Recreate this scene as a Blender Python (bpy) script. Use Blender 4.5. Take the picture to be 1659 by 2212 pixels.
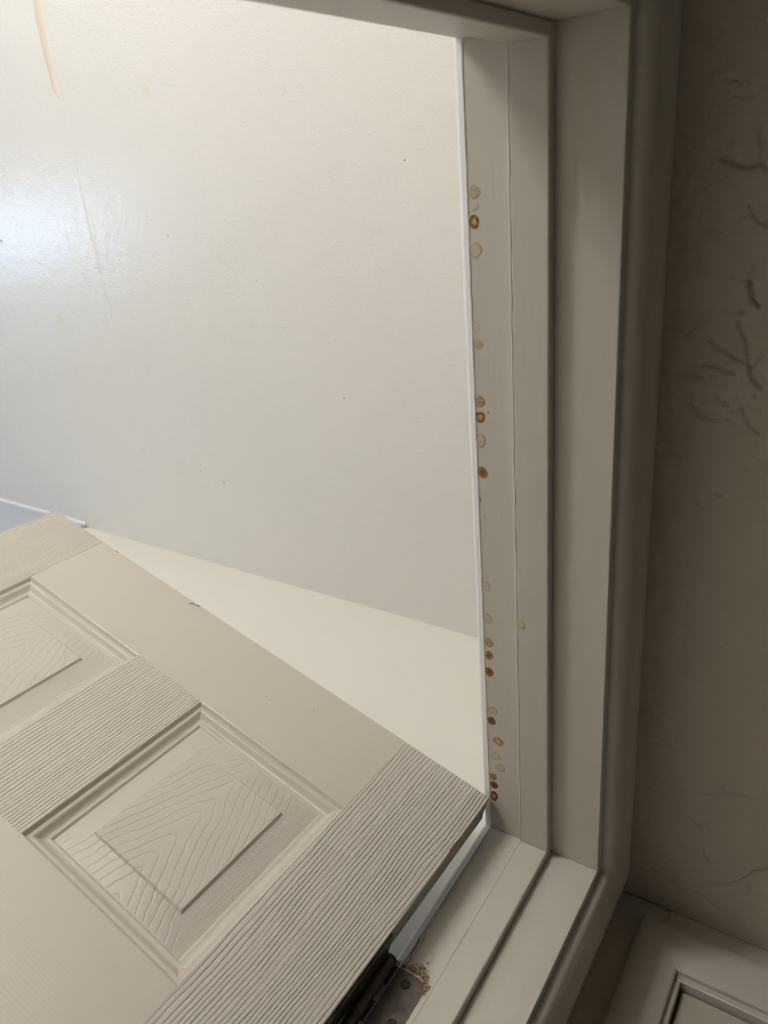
import bpy, bmesh, math, random
import numpy as np
from mathutils import Matrix, Vector, noise

for o in list(bpy.data.objects):
    bpy.data.objects.remove(o)
SC = bpy.context.scene
COL = SC.collection
H = 2.03            # height of the door head; all "z" below are measured from it

# ------------------------------------------------------------------ camera
cam_d = bpy.data.cameras.new('camera')
cam = bpy.data.objects.new('camera', cam_d); COL.objects.link(cam)
R = Matrix(((0.08387065, -0.91256633, -0.40023544, -0.63046558),
            (-0.83234998, 0.15667222, -0.53164587, -0.28185495),
            (0.5478679, 0.37772544, -0.74643436, -0.53488427 + H),
            (0, 0, 0, 1)))
cam.matrix_world = R
cam_d.sensor_fit = 'VERTICAL'; cam_d.sensor_height = 36.0
cam_d.lens = 1651.9 / 2212 * 36.0
cam_d.clip_start = 0.01
cam_d.dof.use_dof = True
cam_d.dof.focus_distance = 0.80
cam_d.dof.aperture_fstop = 8.5
SC.camera = cam

# ------------------------------------------------------------------ light
SC.view_settings.view_transform = 'Standard'
SC.view_settings.look = 'None'
SC.view_settings.gamma = 1.0
SC.view_settings.use_curve_mapping = False
SC.view_settings.exposure = 0.04
w = bpy.data.worlds.new('overcast_sky'); SC.world = w; w.use_nodes = True
bg = w.node_tree.nodes['Background']
bg.inputs[0].default_value = (0.50, 0.70, 1.0, 1)
bg.inputs[1].default_value = 13.0
WIN = dict(x0=-0.71, x1=-0.14, z0=-0.75, z1=-0.12, y=2.4)
pl = bpy.data.lights.new('window_daylight', 'AREA'); pl.shape = 'RECTANGLE'
pl.size = WIN['x1'] - WIN['x0']; pl.size_y = WIN['z1'] - WIN['z0']
pl.cycles.is_portal = True
po = bpy.data.objects.new('window_daylight', pl); COL.objects.link(po)
po.location = ((WIN['x0'] + WIN['x1']) / 2, WIN['y'] + 0.03, (WIN['z0'] + WIN['z1']) / 2 + H)
po.rotation_euler = (math.radians(-90), 0, 0)
LAMP_POWER = 116.0
FILL_POWER = 45.0
LAMP_COLOR = (1, .98, .965)
LAMP_A = (.82, -.50)       # y and height on the left wall
FILL_LAMP = (-1.58, -.80)       # x and height of the unseen fill lamp added on the end wall

# ------------------------------------------------------------------ helpers
def tag(o, label=None, cat=None, kind=None, group=None):
    if label: o['label'] = label
    if cat: o['category'] = cat
    if kind: o['kind'] = kind
    if group: o['group'] = group
    return o

def root(name, loc, label, cat, kind=None, rotz=0.0, group=None):
    o = bpy.data.objects.new(name, None); COL.objects.link(o)
    o.empty_display_size = 0.1
    o.location = loc; o.rotation_euler = (0, 0, rotz)
    return tag(o, label, cat, kind, group)

def mesh_obj(name, verts, faces, mat, parent=None, loc=None, smooth=False, origin=(0, 0, 0), sharp=None):
    """verts in the frame of the parent (or world); origin = where the object's own origin sits in that frame"""
    me = bpy.data.meshes.new(name)
    ox, oy, oz = origin
    me.from_pydata([(v[0] - ox, v[1] - oy, v[2] - oz) for v in verts], [], faces)
    me.materials.append(mat)
    bm = bmesh.new(); bm.from_mesh(me)
    bmesh.ops.recalc_face_normals(bm, faces=bm.faces)
    bm.to_mesh(me); bm.free()
    if smooth:
        me.shade_smooth()
        me.set_sharp_from_angle(angle=math.radians(sharp if sharp else 40))
    o = bpy.data.objects.new(name, me); COL.objects.link(o)
    o.location = origin
    if parent: o.parent = parent
    return o

def box_data(x0, x1, y0, y1, z0, z1):
    v = [(x, y, z) for x in (x0, x1) for y in (y0, y1) for z in (z0, z1)]
    f = [(0, 1, 3, 2), (4, 6, 7, 5), (0, 4, 5, 1), (2, 3, 7, 6), (0, 2, 6, 4), (1, 5, 7, 3)]
    return v, f

def box(name, b, mat, parent=None, bevel=0.0, seg=2, dz=H, origin=None):
    x0, x1, y0, y1, z0, z1 = b
    v, f = box_data(x0, x1, y0, y1, z0 + dz, z1 + dz)
    org = origin or ((x0 + x1) / 2, (y0 + y1) / 2, z0 + dz)
    if parent is not None and origin is None: org = (0, 0, 0)
    o = mesh_obj(name, v, f, mat, parent, origin=org)
    if bevel:
        m = o.modifiers.new('bevel', 'BEVEL'); m.width = bevel; m.segments = seg; m.limit_method = 'ANGLE'
        o.data.shade_smooth(); o.data.set_sharp_from_angle(angle=math.radians(50))
    return o

def boxes(name, bl, mat, parent=None, dz=H):
    V, F = [], []
    for b in bl:
        v, f = box_data(b[0], b[1], b[2], b[3], b[4] + dz, b[5] + dz)
        n = len(V); V += v; F += [tuple(i + n for i in q) for q in f]
    return mesh_obj(name, V, F, mat, parent)

def sweep(name, prof, path, mat, parent=None, smooth=True, sharp=35):
    """prof: list of 2-D points; path: list of functions p(d, h)->xyz, one per station; capped"""
    V, F = [], []
    n = len(prof)
    for st in path:
        V += [st(*p) for p in prof]
    for s in range(len(path) - 1):
        for i in range(n):
            j = (i + 1) % n
            F.append((s * n + i, s * n + j, (s + 1) * n + j, (s + 1) * n + i))
    F.append(tuple(range(n))[::-1]); F.append(tuple(range((len(path) - 1) * n, len(path) * n)))
    return mesh_obj(name, V, F, mat, parent, smooth=smooth, sharp=sharp)

# ------------------------------------------------------------------ materials
class NT:
    def __init__(s, name, rough=0.5, base=(0.8, 0.8, 0.8), metallic=0.0, spec=0.5):
        s.m = bpy.data.materials.new(name); s.m.use_nodes = True
        s.t = s.m.node_tree; s.b = s.t.nodes['Principled BSDF']
        s.b.inputs['Base Color'].default_value = (*base, 1)
        s.b.inputs['Roughness'].default_value = rough
        s.b.inputs['Metallic'].default_value = metallic
        s.b.inputs['Specular IOR Level'].default_value = spec
    def n(s, typ, **kw):
        nd = s.t.nodes.new(typ)
        for k, v in kw.items():
            if k.startswith('i_'):
                key = k[2:]
                key = int(key) if key.isdigit() else key.replace('_', ' ')
                nd.inputs[key].default_value = v
            else: setattr(nd, k, v)
        return nd
    def l(s, a, b): s.t.links.new(a, b)
    def coord(s, kind='Object', scale=(1, 1, 1), rot=(0, 0, 0), loc=(0, 0, 0)):
        tc = s.n('ShaderNodeTexCoord'); mp = s.n('ShaderNodeMapping')
        mp.inputs['Scale'].default_value = scale; mp.inputs['Rotation'].default_value = rot
        mp.inputs['Location'].default_value = loc
        s.l(tc.outputs[kind], mp.inputs['Vector']); return mp.outputs[0]
    def noise(s, vec, scale, detail=2, rough=0.5, dist=0.0):
        nd = s.n('ShaderNodeTexNoise'); nd.inputs['Scale'].default_value = scale
        nd.inputs['Detail'].default_value = detail; nd.inputs['Roughness'].default_value = rough
        nd.inputs['Distortion'].default_value = dist
        if vec is not None: s.l(vec, nd.inputs['Vector'])
        return nd.outputs[0]
    def math(s, op, a, b=None, c=None, clamp=False):
        nd = s.n('ShaderNodeMath'); nd.operation = op; nd.use_clamp = clamp
        for i, q in enumerate((a, b, c)):
            if q is None: continue
            if isinstance(q, (int, float)): nd.inputs[i].default_value = q
            else: s.l(q, nd.inputs[i])
        return nd.outputs[0]
    def bump(s, height, strength=0.5, dist=0.001, prev=None):
        nd = s.n('ShaderNodeBump'); nd.inputs['Strength'].default_value = strength
        nd.inputs['Distance'].default_value = dist
        s.l(height, nd.inputs['Height'])
        if prev is not None: s.l(prev, nd.inputs['Normal'])
        s.l(nd.outputs[0], s.b.inputs['Normal']); return nd.outputs[0]
    def mix(s, fac, a, b):
        nd = s.n('ShaderNodeMix'); nd.data_type = 'RGBA'
        if isinstance(fac, (int, float)): nd.inputs[0].default_value = fac
        else: s.l(fac, nd.inputs[0])
        for i, q in ((6, a), (7, b)):
            if isinstance(q, tuple): nd.inputs[i].default_value = (*q, 1)
            else: s.l(q, nd.inputs[i])
        return nd.outputs[2]
    def ramp(s, fac, stops):
        nd = s.n('ShaderNodeValToRGB'); e = nd.color_ramp.elements
        while len(e) < len(stops): e.new(0.5)
        for el, (p, c) in zip(e, stops): el.position = p; el.color = (*c, 1)
        s.l(fac, nd.inputs[0]); return nd.outputs[0]

PAINT = (0.60, 0.565, 0.495)        # the cream trim paint
WHITE = (0.79, 0.775, 0.735)

def paint_mat(name, base, rough, brush=None, brush_d=0.0004, dirt=0.04, peel=0.0, spec=0.5, orange=None):
    m = NT(name, rough, base, spec=spec)
    g = m.coord()
    nz = m.noise(g, 3.0, 3)
    col = m.mix(m.math('MULTIPLY', nz, dirt * 2), base, tuple(c * f for c, f in zip(base, (0.9, 0.86, 0.78))))
    m.l(col, m.b.inputs['Base Color'])
    nrm = None
    if brush:      # brush strokes: noise stretched along one axis
        v = m.coord(scale=brush)
        nrm = m.bump(m.noise(v, 1.0, 3, 0.6), 0.6, brush_d, nrm)
    if orange:     # roller stipple
        v = m.coord()
        nrm = m.bump(m.noise(v, orange[0], 2, 0.5, 0.4), 0.8, orange[1], nrm)
        nrm = m.bump(m.noise(v, orange[0] * 0.18, 3), 0.6, orange[1] * 2.0, nrm)
    return m.m

M = {}
M['ceiling'] = paint_mat('ceiling_paint', WHITE, 0.19, orange=(300, 0.0006))
M['far_wall'] = paint_mat('far_wall_paint', (0.84, 0.81, 0.73), 0.5, orange=(330, 0.0003))
M['hall_bounce'] = paint_mat('hall_bounce_paint', (0.82, 0.77, 0.68), 0.7, orange=(200, 0.0004), spec=0.25)  # unseen hall walls, lightened to bounce light onto the casings
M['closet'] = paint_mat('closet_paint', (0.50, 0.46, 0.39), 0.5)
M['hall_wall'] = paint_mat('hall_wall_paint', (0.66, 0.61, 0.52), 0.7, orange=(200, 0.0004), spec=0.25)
M['trim_x'] = paint_mat('trim_paint_head', PAINT, 0.34, brush=(18, 500, 500), orange=(160, 0.0002))
M['trim_z'] = paint_mat('trim_paint_side', PAINT, 0.34, brush=(500, 500, 18), orange=(160, 0.0002))
M['trim_y'] = paint_mat('trim_paint_cross', PAINT, 0.34, brush=(500, 18, 500), orange=(160, 0.0002))
M['far_trim'] = paint_mat('far_casing_paint', (0.88, 0.87, 0.85), 0.35, brush=(40, 500, 40))
M['daylight_tint'] = paint_mat('daylight_tint_paint', (0.52, 0.55, 0.61), 0.35)  # blue-grey puts window light into the colour and cuts warm bounce
M['floor'] = paint_mat('floor_vinyl', (0.66, 0.61, 0.53), 0.5)

def plaster_mat():
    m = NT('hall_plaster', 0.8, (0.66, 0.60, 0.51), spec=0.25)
    v = m.coord()
    n1 = m.bump(m.noise(v, 60, 4, 0.6, 0.6), 0.9, 0.002)
    n2 = m.bump(m.noise(v, 300, 2, 0.5), 0.7, 0.0006, n1)
    return m.m
M['plaster'] = plaster_mat()

def door_base(m, base=(0.57, 0.53, 0.46)):
    m.b.inputs['Base Color'].default_value = (*base, 1)

def grain_mat(name, axis, spacing=0.0039, depth=0.0008, faint=1.0):
    """embossed straight wood grain running along axis 'z' or 'x'"""
    m = NT(name, 0.36, PAINT); door_base(m)
    tc = m.n('ShaderNodeTexCoord'); sp = m.n('ShaderNodeSeparateXYZ'); m.l(tc.outputs['Object'], sp.inputs[0])
    a, b = (sp.outputs[0], sp.outputs[2]) if axis == 'z' else (sp.outputs[2], sp.outputs[0])
    cmb = m.n('ShaderNodeCombineXYZ')
    m.l(m.math('MULTIPLY', a, 13), cmb.inputs[0]); m.l(m.math('MULTIPLY', b, 3.2), cmb.inputs[1])
    wob = m.noise(cmb.outputs[0], 1.0, 2, 0.5)
    c2 = m.n('ShaderNodeCombineXYZ')
    m.l(m.math('MULTIPLY', a, 110), c2.inputs[0]); m.l(m.math('MULTIPLY', b, 30.0), c2.inputs[1])
    wob2 = m.noise(c2.outputs[0], 1.0, 1, 0.5)
    p = m.math('ADD', a, m.math('MULTIPLY', wob, 0.020))
    p = m.math('ADD', p, m.math('MULTIPLY', wob2, 0.0022))
    ph = m.math('FRACT', m.math('DIVIDE', p, spacing))
    # saw-tooth shaped ridge: quick rise, slow fall
    tri = m.math('ABSOLUTE', m.math('SUBTRACT', ph, 0.5))
    groove = m.math('POWER', m.math('MULTIPLY', tri, 2.0), 4.5)
    c3 = m.n('ShaderNodeCombineXYZ')
    m.l(m.math('MULTIPLY', a, 120), c3.inputs[0]); m.l(m.math('MULTIPLY', b, 14.0), c3.inputs[1])
    amt = m.math('MULTIPLY', m.noise(c3.outputs[0], 1.0, 2), 1.7, clamp=True)
    h = m.math('MULTIPLY', m.math('SUBTRACT', 1.0, m.math('MULTIPLY', groove, amt)), faint)
    n1 = m.bump(h, 1.0, depth)
    m.bump(m.noise(m.coord(), 420, 2), 0.5, 0.00015, n1)
    return m.m

def cathedral_mat():
    m = NT('door_panel_grain', 0.36, PAINT); door_base(m)
    tc = m.n('ShaderNodeTexCoord'); sp = m.n('ShaderNodeSeparateXYZ'); m.l(tc.outputs['Object'], sp.inputs[0])
    x, z = sp.outputs[0], sp.outputs[2]
    v = m.coord(scale=(34, 34, 22))
    wob = m.math('MULTIPLY', m.math('SUBTRACT', m.noise(v, 1.0, 2, 0.5), 0.5), 0.026)
    v2 = m.coord(scale=(150, 150, 110))
    wob2 = m.math('MULTIPLY', m.math('SUBTRACT', m.noise(v2, 1.0, 1), 0.5), 0.0065)
    xs = m.math('ADD', x, m.math('MULTIPLY', z, -0.04))
    rx = m.math('SQRT', m.math('ADD', m.math('MULTIPLY', xs, xs), 0.000025))
    val = m.math('ADD', z, m.math('MULTIPLY', rx, 2.6))
    val = m.math('ADD', val, m.math('ADD', wob, wob2))
    ph = m.math('FRACT', m.math('DIVIDE', val, 0.0225))
    tri = m.math('ABSOLUTE', m.math('SUBTRACT', ph, 0.5))
    line = m.math('POWER', m.math('MULTIPLY', tri, 2.0), 9.0)
    amt = m.math('MULTIPLY', m.noise(m.coord(scale=(40, 40, 25)), 1.0, 2), 1.8, clamp=True)
    h = m.math('SUBTRACT', 1.0, m.math('MULTIPLY', line, amt))
    n1 = m.bump(h, 1.0, 0.0004)
    m.bump(m.noise(m.coord(), 420, 2), 0.5, 0.00015, n1)
    return m.m

M['stile'] = grain_mat('door_stile_grain', 'z')
M['rail'] = grain_mat('door_rail_grain', 'x', 0.0026, 0.00006)
M['bevel_grain'] = grain_mat('door_bevel_grain', 'z', 0.0022, 0.00022)
m = NT('door_moulding_paint', 0.34); door_base(m); m.bump(m.noise(m.coord(), 420, 2), 0.5, 0.00012); M['mould'] = m.m
M['panel'] = cathedral_mat()
m = NT('raw_door_edge', 0.6, (0.40, 0.37, 0.32))
v = m.coord(scale=(300, 300, 25))
m.l(m.ramp(m.noise(v, 1, 3), [(0.3, (0.30, 0.27, 0.23)), (0.7, (0.47, 0.44, 0.39))]), m.b.inputs['Base Color'])
m.bump(m.noise(m.coord(scale=(500, 500, 60)), 1, 3), 0.8, 0.0005)
M['edge'] = m.m
m = NT('bronze_hinge', 0.42, (0.10, 0.083, 0.072), 0.85)
m.l(m.ramp(m.noise(m.coord(), 90, 3), [(0.3, (0.07, 0.058, 0.05)), (0.75, (0.16, 0.135, 0.115))]), m.b.inputs['Base Color'])
m.bump(m.noise(m.coord(), 500, 2), 0.4, 0.0002)
M['bronze'] = m.m
M['black'] = NT('dark_screw', 0.3, (0.006, 0.006, 0.006), 0.0).m
m = NT('splintered_wood', 0.9, (0.30, 0.21, 0.13))
m.l(m.ramp(m.noise(m.coord(), 400, 3), [(0.3, (0.14, 0.09, 0.05)), (0.65, (0.48, 0.36, 0.24))]), m.b.inputs['Base Color'])
M['wood'] = m.m
M['chip'] = NT('bare_fibre_chip', 0.9, (0.27, 0.17, 0.07)).m
M['dark'] = NT('dark_speck', 0.8, (0.10, 0.085, 0.06)).m
M['crack'] = NT('crack_shadow', 0.95, (0.03, 0.025, 0.02), spec=0.05).m
M['peel_edge'] = NT('lifted_paint_underside', 0.7, (0.62, 0.50, 0.36)).m
M['ridge'] = NT('ridge_highlight', 0.3, (0.80, 0.79, 0.77)).m  # pale tone paints the highlight along the stop's far edge
M['caulk'] = NT('white_caulk', 0.35, (0.86, 0.87, 0.88)).m

def attr_mat(name, rough, spec=0.5):
    m = NT(name, rough, spec=spec)
    a = m.n('ShaderNodeAttribute'); a.attribute_name = 'tint'
    m.l(a.outputs['Color'], m.b.inputs['Base Color'])
    return m
m = attr_mat('dried_drip', 0.28); m.bump(m.noise(m.coord('Object'), 300, 2), 0.5, 0.0003); M['drip'] = m.m
m = attr_mat('ceiling_blotch', 0.19)
vv = m.coord(); n_ = m.bump(m.noise(vv, 300, 2, 0.5, 0.4), 0.8, 0.0006); m.bump(m.noise(vv, 54, 3), 0.6, 0.0012, n_)
M['blotch'] = m.m

# ---- measured marks (metres)
DRIPS = [(-0.6149, -0.0061, 0.005, 0.0046, 0.45, 0), (-0.6056, -0.0062, 0.0038, 0.0037, 0.12, 2), (-0.5949, -0.0055, 0.0054, 0.0043, 0.8, 1), (-0.575, -0.0058, 0.0059, 0.005, 0.3, 2), (-0.5045, -0.005, 0.0044, 0.004, 0.42, 0), (-0.5177, -0.0039, 0.0043, 0.0032, 0.18, 2), (-0.459, -0.0046, 0.0052, 0.0046, 0.65, 0), (-0.4461, -0.0051, 0.0053, 0.0046, 0.75, 1), (-0.4263, -0.0048, 0.0065, 0.0042, 0.35, 2), (-0.3976, -0.0049, 0.0054, 0.0052, 0.95, 0), (-0.3727, -0.0019, 0.0026, 0.002, 0.5, 0), (-0.4506, -0.0118, 0.0014, 0.0012, 0.35, 0), (-0.3553, -0.0041, 0.0044, 0.0022, 0.15, 2), (-0.289, -0.0049, 0.0055, 0.0044, 0.28, 2), (-0.2554, -0.0057, 0.0055, 0.0044, 0.3, 2), (-0.2296, -0.0053, 0.0051, 0.0043, 0.6, 0), (-0.2153, -0.0053, 0.0055, 0.0041, 0.85, 0), (-0.1968, -0.0052, 0.0056, 0.0044, 1.0, 0), (-0.1522, -0.0069, 0.0048, 0.0049, 0.4, 2), (-0.1396, -0.0059, 0.0054, 0.0042, 1.1, 0), (-0.1171, -0.0122, 0.0055, 0.0055, 0.55, 1), (-0.0969, -0.0086, 0.0053, 0.0056, 0.22, 2), (-0.0846, -0.0143, 0.0048, 0.0048, 0.3, 2), (-0.0693, -0.0053, 0.0052, 0.0041, 0.8, 0), (-0.059, -0.0055, 0.0053, 0.0042, 1.15, 0), (-0.0439, -0.0058, 0.0069, 0.0042, 0.95, 1), (-0.0252, -0.004, 0.0051, 0.0027, 0.3, 2)]
SPECKS = [(-0.5705, 0.7862, 0.0026), (-0.648, 0.3056, 0.0026), (-0.3131, 0.4489, 0.0026), (-0.4543, 0.5622, 0.0018), (-0.4214, 0.5555, 0.0018), (-0.3989, 0.4656, 0.0013), (-0.2534, 0.5658, 0.0013), (-0.1228, 0.7585, 0.0035), (-0.1374, 0.8175, 0.0026), (-0.0731, 1.4422, 0.0026), (-0.6181, 1.2211, 0.0026), (-0.605, 1.2163, 0.0026), (-0.5642, 1.2198, 0.0018), (-0.5544, 1.1089, 0.0013), (0.0585, 0.7355, 0.0018), (-0.7014, 0.8155, 0.0013), (-0.8563, 0.8031, 0.0013), (-0.7209, 0.5789, 0.0013), (-0.1032, 0.8057, 0.0018), (-0.4932, 0.8644, 0.0018), (-0.4946, 0.5989, 0.0018), (-0.6027, 0.8303, 0.0018), (-0.6223, 0.8372, 0.0018), (-0.7464, 0.4982, 0.0013), (-0.3593, 1.0238, 0.0013), (-0.5051, 1.2058, 0.0018), (-0.0008, 1.347, 0.0018), (-0.5766, 1.2823, 0.0062)]
BLOTCH = [(-0.7846, 0.7736, 0.0125, 0.0147, 0.35), (-0.7247, 0.9937, 0.0093, 0.0077, 0.5), (-0.4213, 1.1498, 0.0132, 0.0124, 0.4), (-0.162, 0.9776, 0.0073, 0.0118, 0.4), (-0.3227, 0.9704, 0.0103, 0.0154, 0.14), (-0.1228, 0.7585, 0.0059, 0.0076, 0.6), (-0.1103, 0.804, 0.0081, 0.0131, 0.25), (-0.1374, 0.8175, 0.004, 0.0053, 0.5), (-0.51, 0.9578, 0.0066, 0.0093, 0), (0.0649, 1.2539, 0.0117, 0.0242, 0.5), (-0.1289, 0.8799, 0.0082, 0.0166, 0.12), (-0.1812, 0.7716, 0.0077, 0.0151, 0.12)]
PEEL = [(-0.9614, 1.0046), (-0.9446, 1.0006), (-0.9193, 1.0055), (-0.8861, 1.0059), (-0.8672, 1.0063), (-0.8518, 1.0039), (-0.8241, 1.0039), (-0.8098, 1.0008), (-0.7987, 0.991)]
SEAM = [(-0.7934, 0.9814), (-0.7145, 0.9872), (-0.6545, 0.9909), (-0.5839, 0.9912), (-0.502, 0.9877), (-0.4029, 0.9915)]
GROOVES = [(1, [(-0.4933, -0.1548), (-0.4882, -0.1606), (-0.4852, -0.1669), (-0.4826, -0.1706), (-0.48, -0.1764), (-0.478, -0.1837)]), (1.2, [(-0.5071, -0.1754), (-0.5001, -0.1782), (-0.4947, -0.1817), (-0.4868, -0.1836), (-0.4805, -0.1853), (-0.4725, -0.1868), (-0.4661, -0.1889), (-0.4606, -0.1932), (-0.4584, -0.1963)]), (0.8, [(-0.4725, -0.1875), (-0.4791, -0.1898), (-0.4841, -0.1944)]), (1, [(-0.4742, -0.152), (-0.4741, -0.1571), (-0.4724, -0.1635), (-0.4697, -0.1675), (-0.468, -0.1745)]), (0.5, [(-0.4649, -0.138), (-0.4643, -0.1477), (-0.4639, -0.1556), (-0.4661, -0.1632)]), (0.6, [(-0.4433, -0.1436), (-0.4365, -0.1465), (-0.4313, -0.1526), (-0.4297, -0.1584), (-0.4293, -0.1679)]), (0.6, [(-0.4509, -0.1637), (-0.4454, -0.1689), (-0.4424, -0.1742), (-0.4391, -0.1753)]), (0.5, [(-0.4321, -0.1747), (-0.4275, -0.1806)]), (0.8, [(-0.4424, -0.1845), (-0.4332, -0.1865), (-0.4276, -0.1905), (-0.4228, -0.1978)]), (1, [(-0.5369, -0.1804), (-0.5317, -0.1824), (-0.5234, -0.1828), (-0.5193, -0.1879)]), (0.4, [(-0.5162, -0.1627), (-0.5167, -0.1701), (-0.5157, -0.1767)]), (0.4, [(-0.4154, -0.1978), (-0.4077, -0.199), (-0.4021, -0.1969)]), (0.7, [(-0.366, -0.1709), (-0.3651, -0.1743)]), (0.7, [(-0.3574, -0.1558), (-0.3558, -0.158)]), (0.8, [(-0.4529, -0.191), (-0.4525, -0.1925)]), (0.8, [(-0.5158, -0.176), (-0.5155, -0.1775)]), (0.4, [(-0.4436, -0.1986), (-0.4353, -0.1998), (-0.4298, -0.2034)]), (0.3, [(-0.4972, -0.1389), (-0.5005, -0.1395), (-0.5022, -0.1417)]), (0.5, [(-0.3936, -0.1892), (-0.3922, -0.1925)]), (0.5, [(-0.3884, -0.2006), (-0.3855, -0.2024)]), (1.1, [(-0.6229, -0.1515), (-0.6193, -0.1595), (-0.6157, -0.1675), (-0.6157, -0.1764)]), (0.9, [(-0.6397, -0.1762), (-0.6265, -0.1789), (-0.6178, -0.1785), (-0.613, -0.1834), (-0.6112, -0.1872)]), (1.1, [(-0.5894, -0.1753), (-0.5839, -0.1766), (-0.5783, -0.1818), (-0.5768, -0.1878)]), (0.5, [(-0.5819, -0.1692), (-0.584, -0.1759)]), (0.8, [(-0.5465, -0.1819), (-0.5375, -0.1797), (-0.5233, -0.1827), (-0.52, -0.1878)]), (0.4, [(-0.6629, -0.1526), (-0.6593, -0.1648), (-0.6611, -0.1733)]), (0.4, [(-0.6721, -0.1518), (-0.6684, -0.1696)]), (0.5, [(-0.5417, -0.1666), (-0.5375, -0.1797)]), (0.5, [(-0.5146, -0.1691), (-0.5148, -0.1772)]), (0.6, [(-0.0463, -0.1844), (-0.0495, -0.1973), (-0.0602, -0.2029)]), (0.5, [(-0.0539, -0.2048), (-0.0581, -0.2159), (-0.0614, -0.2269)]), (0.7, [(-0.0011, -0.1824), (-0.0075, -0.1915)]), (0.7, [(0.0034, -0.1869), (0.0208, -0.191), (0.035, -0.1942), (0.0379, -0.1979)]), (0.8, [(0.0646, -0.2097), (0.0578, -0.2214), (0.0446, -0.2321), (0.0295, -0.2398), (0.0213, -0.2492), (0.0164, -0.2563)]), (0.7, [(0.0509, -0.2367), (0.0596, -0.2389), (0.0555, -0.2476)]), (0.5, [(0.0812, -0.2249), (0.0771, -0.2419)]), (0.5, [(0.089, -0.182), (0.0906, -0.1936), (0.1009, -0.2114)]), (0.8, [(-0.0643, -0.2019), (-0.0614, -0.2035)]), (0.6, [(-0.0926, -0.2324), (-0.0916, -0.2339)]), (0.6, [(-0.0101, -0.1735), (-0.0057, -0.1821)]), (0.6, [(-0.0405, -0.1637), (-0.0402, -0.1651)])]
CRACK = [(-0.1119, 0.0979), (-0.1178, 0.0957), (-0.1228, 0.0964), (-0.129, 0.0964), (-0.1344, 0.0974), (-0.1401, 0.0986), (-0.1473, 0.0965), (-0.1549, 0.0961), (-0.1623, 0.0963), (-0.1662, 0.0965)]
CRACK2 = [(-0.1662, 0.0965), (-0.1668, 0.0923), (-0.1666, 0.0895), (-0.1673, 0.0848)]
W = 0.711; S = 0.0094; Y1 = -0.0387; Y2 = -0.0676; Y3 = -0.115
RV = 0.0072; CW = 0.0684
# ------------------------------------------------------------------ the setting
ZC = 0.41            # far ceiling above the head
ZH = 0.098           # low hall ceiling above the head
XL = -1.75; YB = 2.4
def struct(o, label, cat): return tag(o, label, cat, 'structure')
# far ceiling as one slab
struct(box('ceiling', (XL - .1, .45, -.1150, YB + .1, ZC, ZC + .05), M['ceiling']),
       'glossy cream ceiling of the far room with small stains and a peeling seam', 'ceiling')
# far right wall (behind the open door): slightly skewed in plan
fw = mesh_obj('wall_right', [(.0775, 0, -2.03 + H), (.0475, YB + .1, -2.03 + H), (.3, YB + .1, -2.03 + H), (.3, 0, -2.03 + H),
                             (.0775, 0, ZC + H), (.0475, YB + .1, ZC + H), (.3, YB + .1, ZC + H), (.3, 0, ZC + H)],
              [(0, 1, 5, 4), (1, 2, 6, 5), (2, 3, 7, 6), (3, 0, 4, 7), (0, 3, 2, 1), (4, 5, 6, 7)], M['far_wall'])
struct(fw, 'cream painted far room wall behind the open panelled door', 'wall')
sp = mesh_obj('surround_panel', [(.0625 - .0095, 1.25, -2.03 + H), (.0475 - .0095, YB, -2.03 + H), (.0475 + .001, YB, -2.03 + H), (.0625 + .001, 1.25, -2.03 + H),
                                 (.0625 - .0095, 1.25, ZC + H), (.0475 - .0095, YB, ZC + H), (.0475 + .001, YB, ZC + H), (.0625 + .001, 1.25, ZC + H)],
              [(0, 1, 5, 4), (1, 2, 6, 5), (2, 3, 7, 6), (3, 0, 4, 7), (0, 3, 2, 1), (4, 5, 6, 7)], M['daylight_tint'], fw)
tag(sp, 'smooth surround panel with blue daylight painted into its tone')
N = 8
cb = mesh_obj('caulk_bead', [(.0625 - .0095 - .0155 * t / 1.15 + dx, 1.245 + t, ZC + dz_ + H) for t in (0, 1.15) for dx, dz_ in ((.003, .001), (-.005, .001), (-.0042, -.003), (-.0015, -.005), (.003, -.006))],
              [(0, 1, 6, 5), (1, 2, 7, 6), (2, 3, 8, 7), (3, 4, 9, 8), (0, 5, 9, 4), (0, 4, 3, 2, 1), (5, 6, 7, 8, 9)], M['caulk'], fw, smooth=True, sharp=50)
tag(cb, 'bright white caulk bead')
# back wall with the window hole
x0, x1, z0, z1 = WIN['x0'], WIN['x1'], WIN['z0'], WIN['z1']
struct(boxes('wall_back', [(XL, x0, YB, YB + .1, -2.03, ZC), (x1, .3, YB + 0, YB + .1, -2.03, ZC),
                           (x0, x1, YB, YB + .1, -2.03, z0), (x0, x1, YB, YB + .1, z1, ZC)], M['daylight_tint']),
       'window end wall of the far room, toned blue-grey to dim its bounce', 'wall')
wn = struct(root('window_1', ((x0 + x1) / 2, YB + .05, z0 + H), 'white sliding window at the far end of the lit room', 'window'), None, None)
cx_, cy_, cz_ = wn.location
def wbox(nm, a, mat):
    v, f = box_data(a[0] - cx_, a[1] - cx_, a[2] - cy_, a[3] - cy_, a[4] + H - cz_, a[5] + H - cz_)
    return mesh_obj(nm, v, f, mat, wn)
t_ = .03
for nm, a in (('frame', (x0, x0 + t_, YB + .02, YB + .08, z0, z1)), ('frame', (x1 - t_, x1, YB + .02, YB + .08, z0, z1)),
              ('frame', (x0 + t_, x1 - t_, YB + .02, YB + .08, z0, z0 + t_)), ('frame', (x0 + t_, x1 - t_, YB + .02, YB + .08, z1 - t_, z1)),
              ('mullion', (-.455, -.425, YB + .02, YB + .08, z0 + t_, z1 - t_))):
    wbox(nm, a, M['far_trim'])
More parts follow.
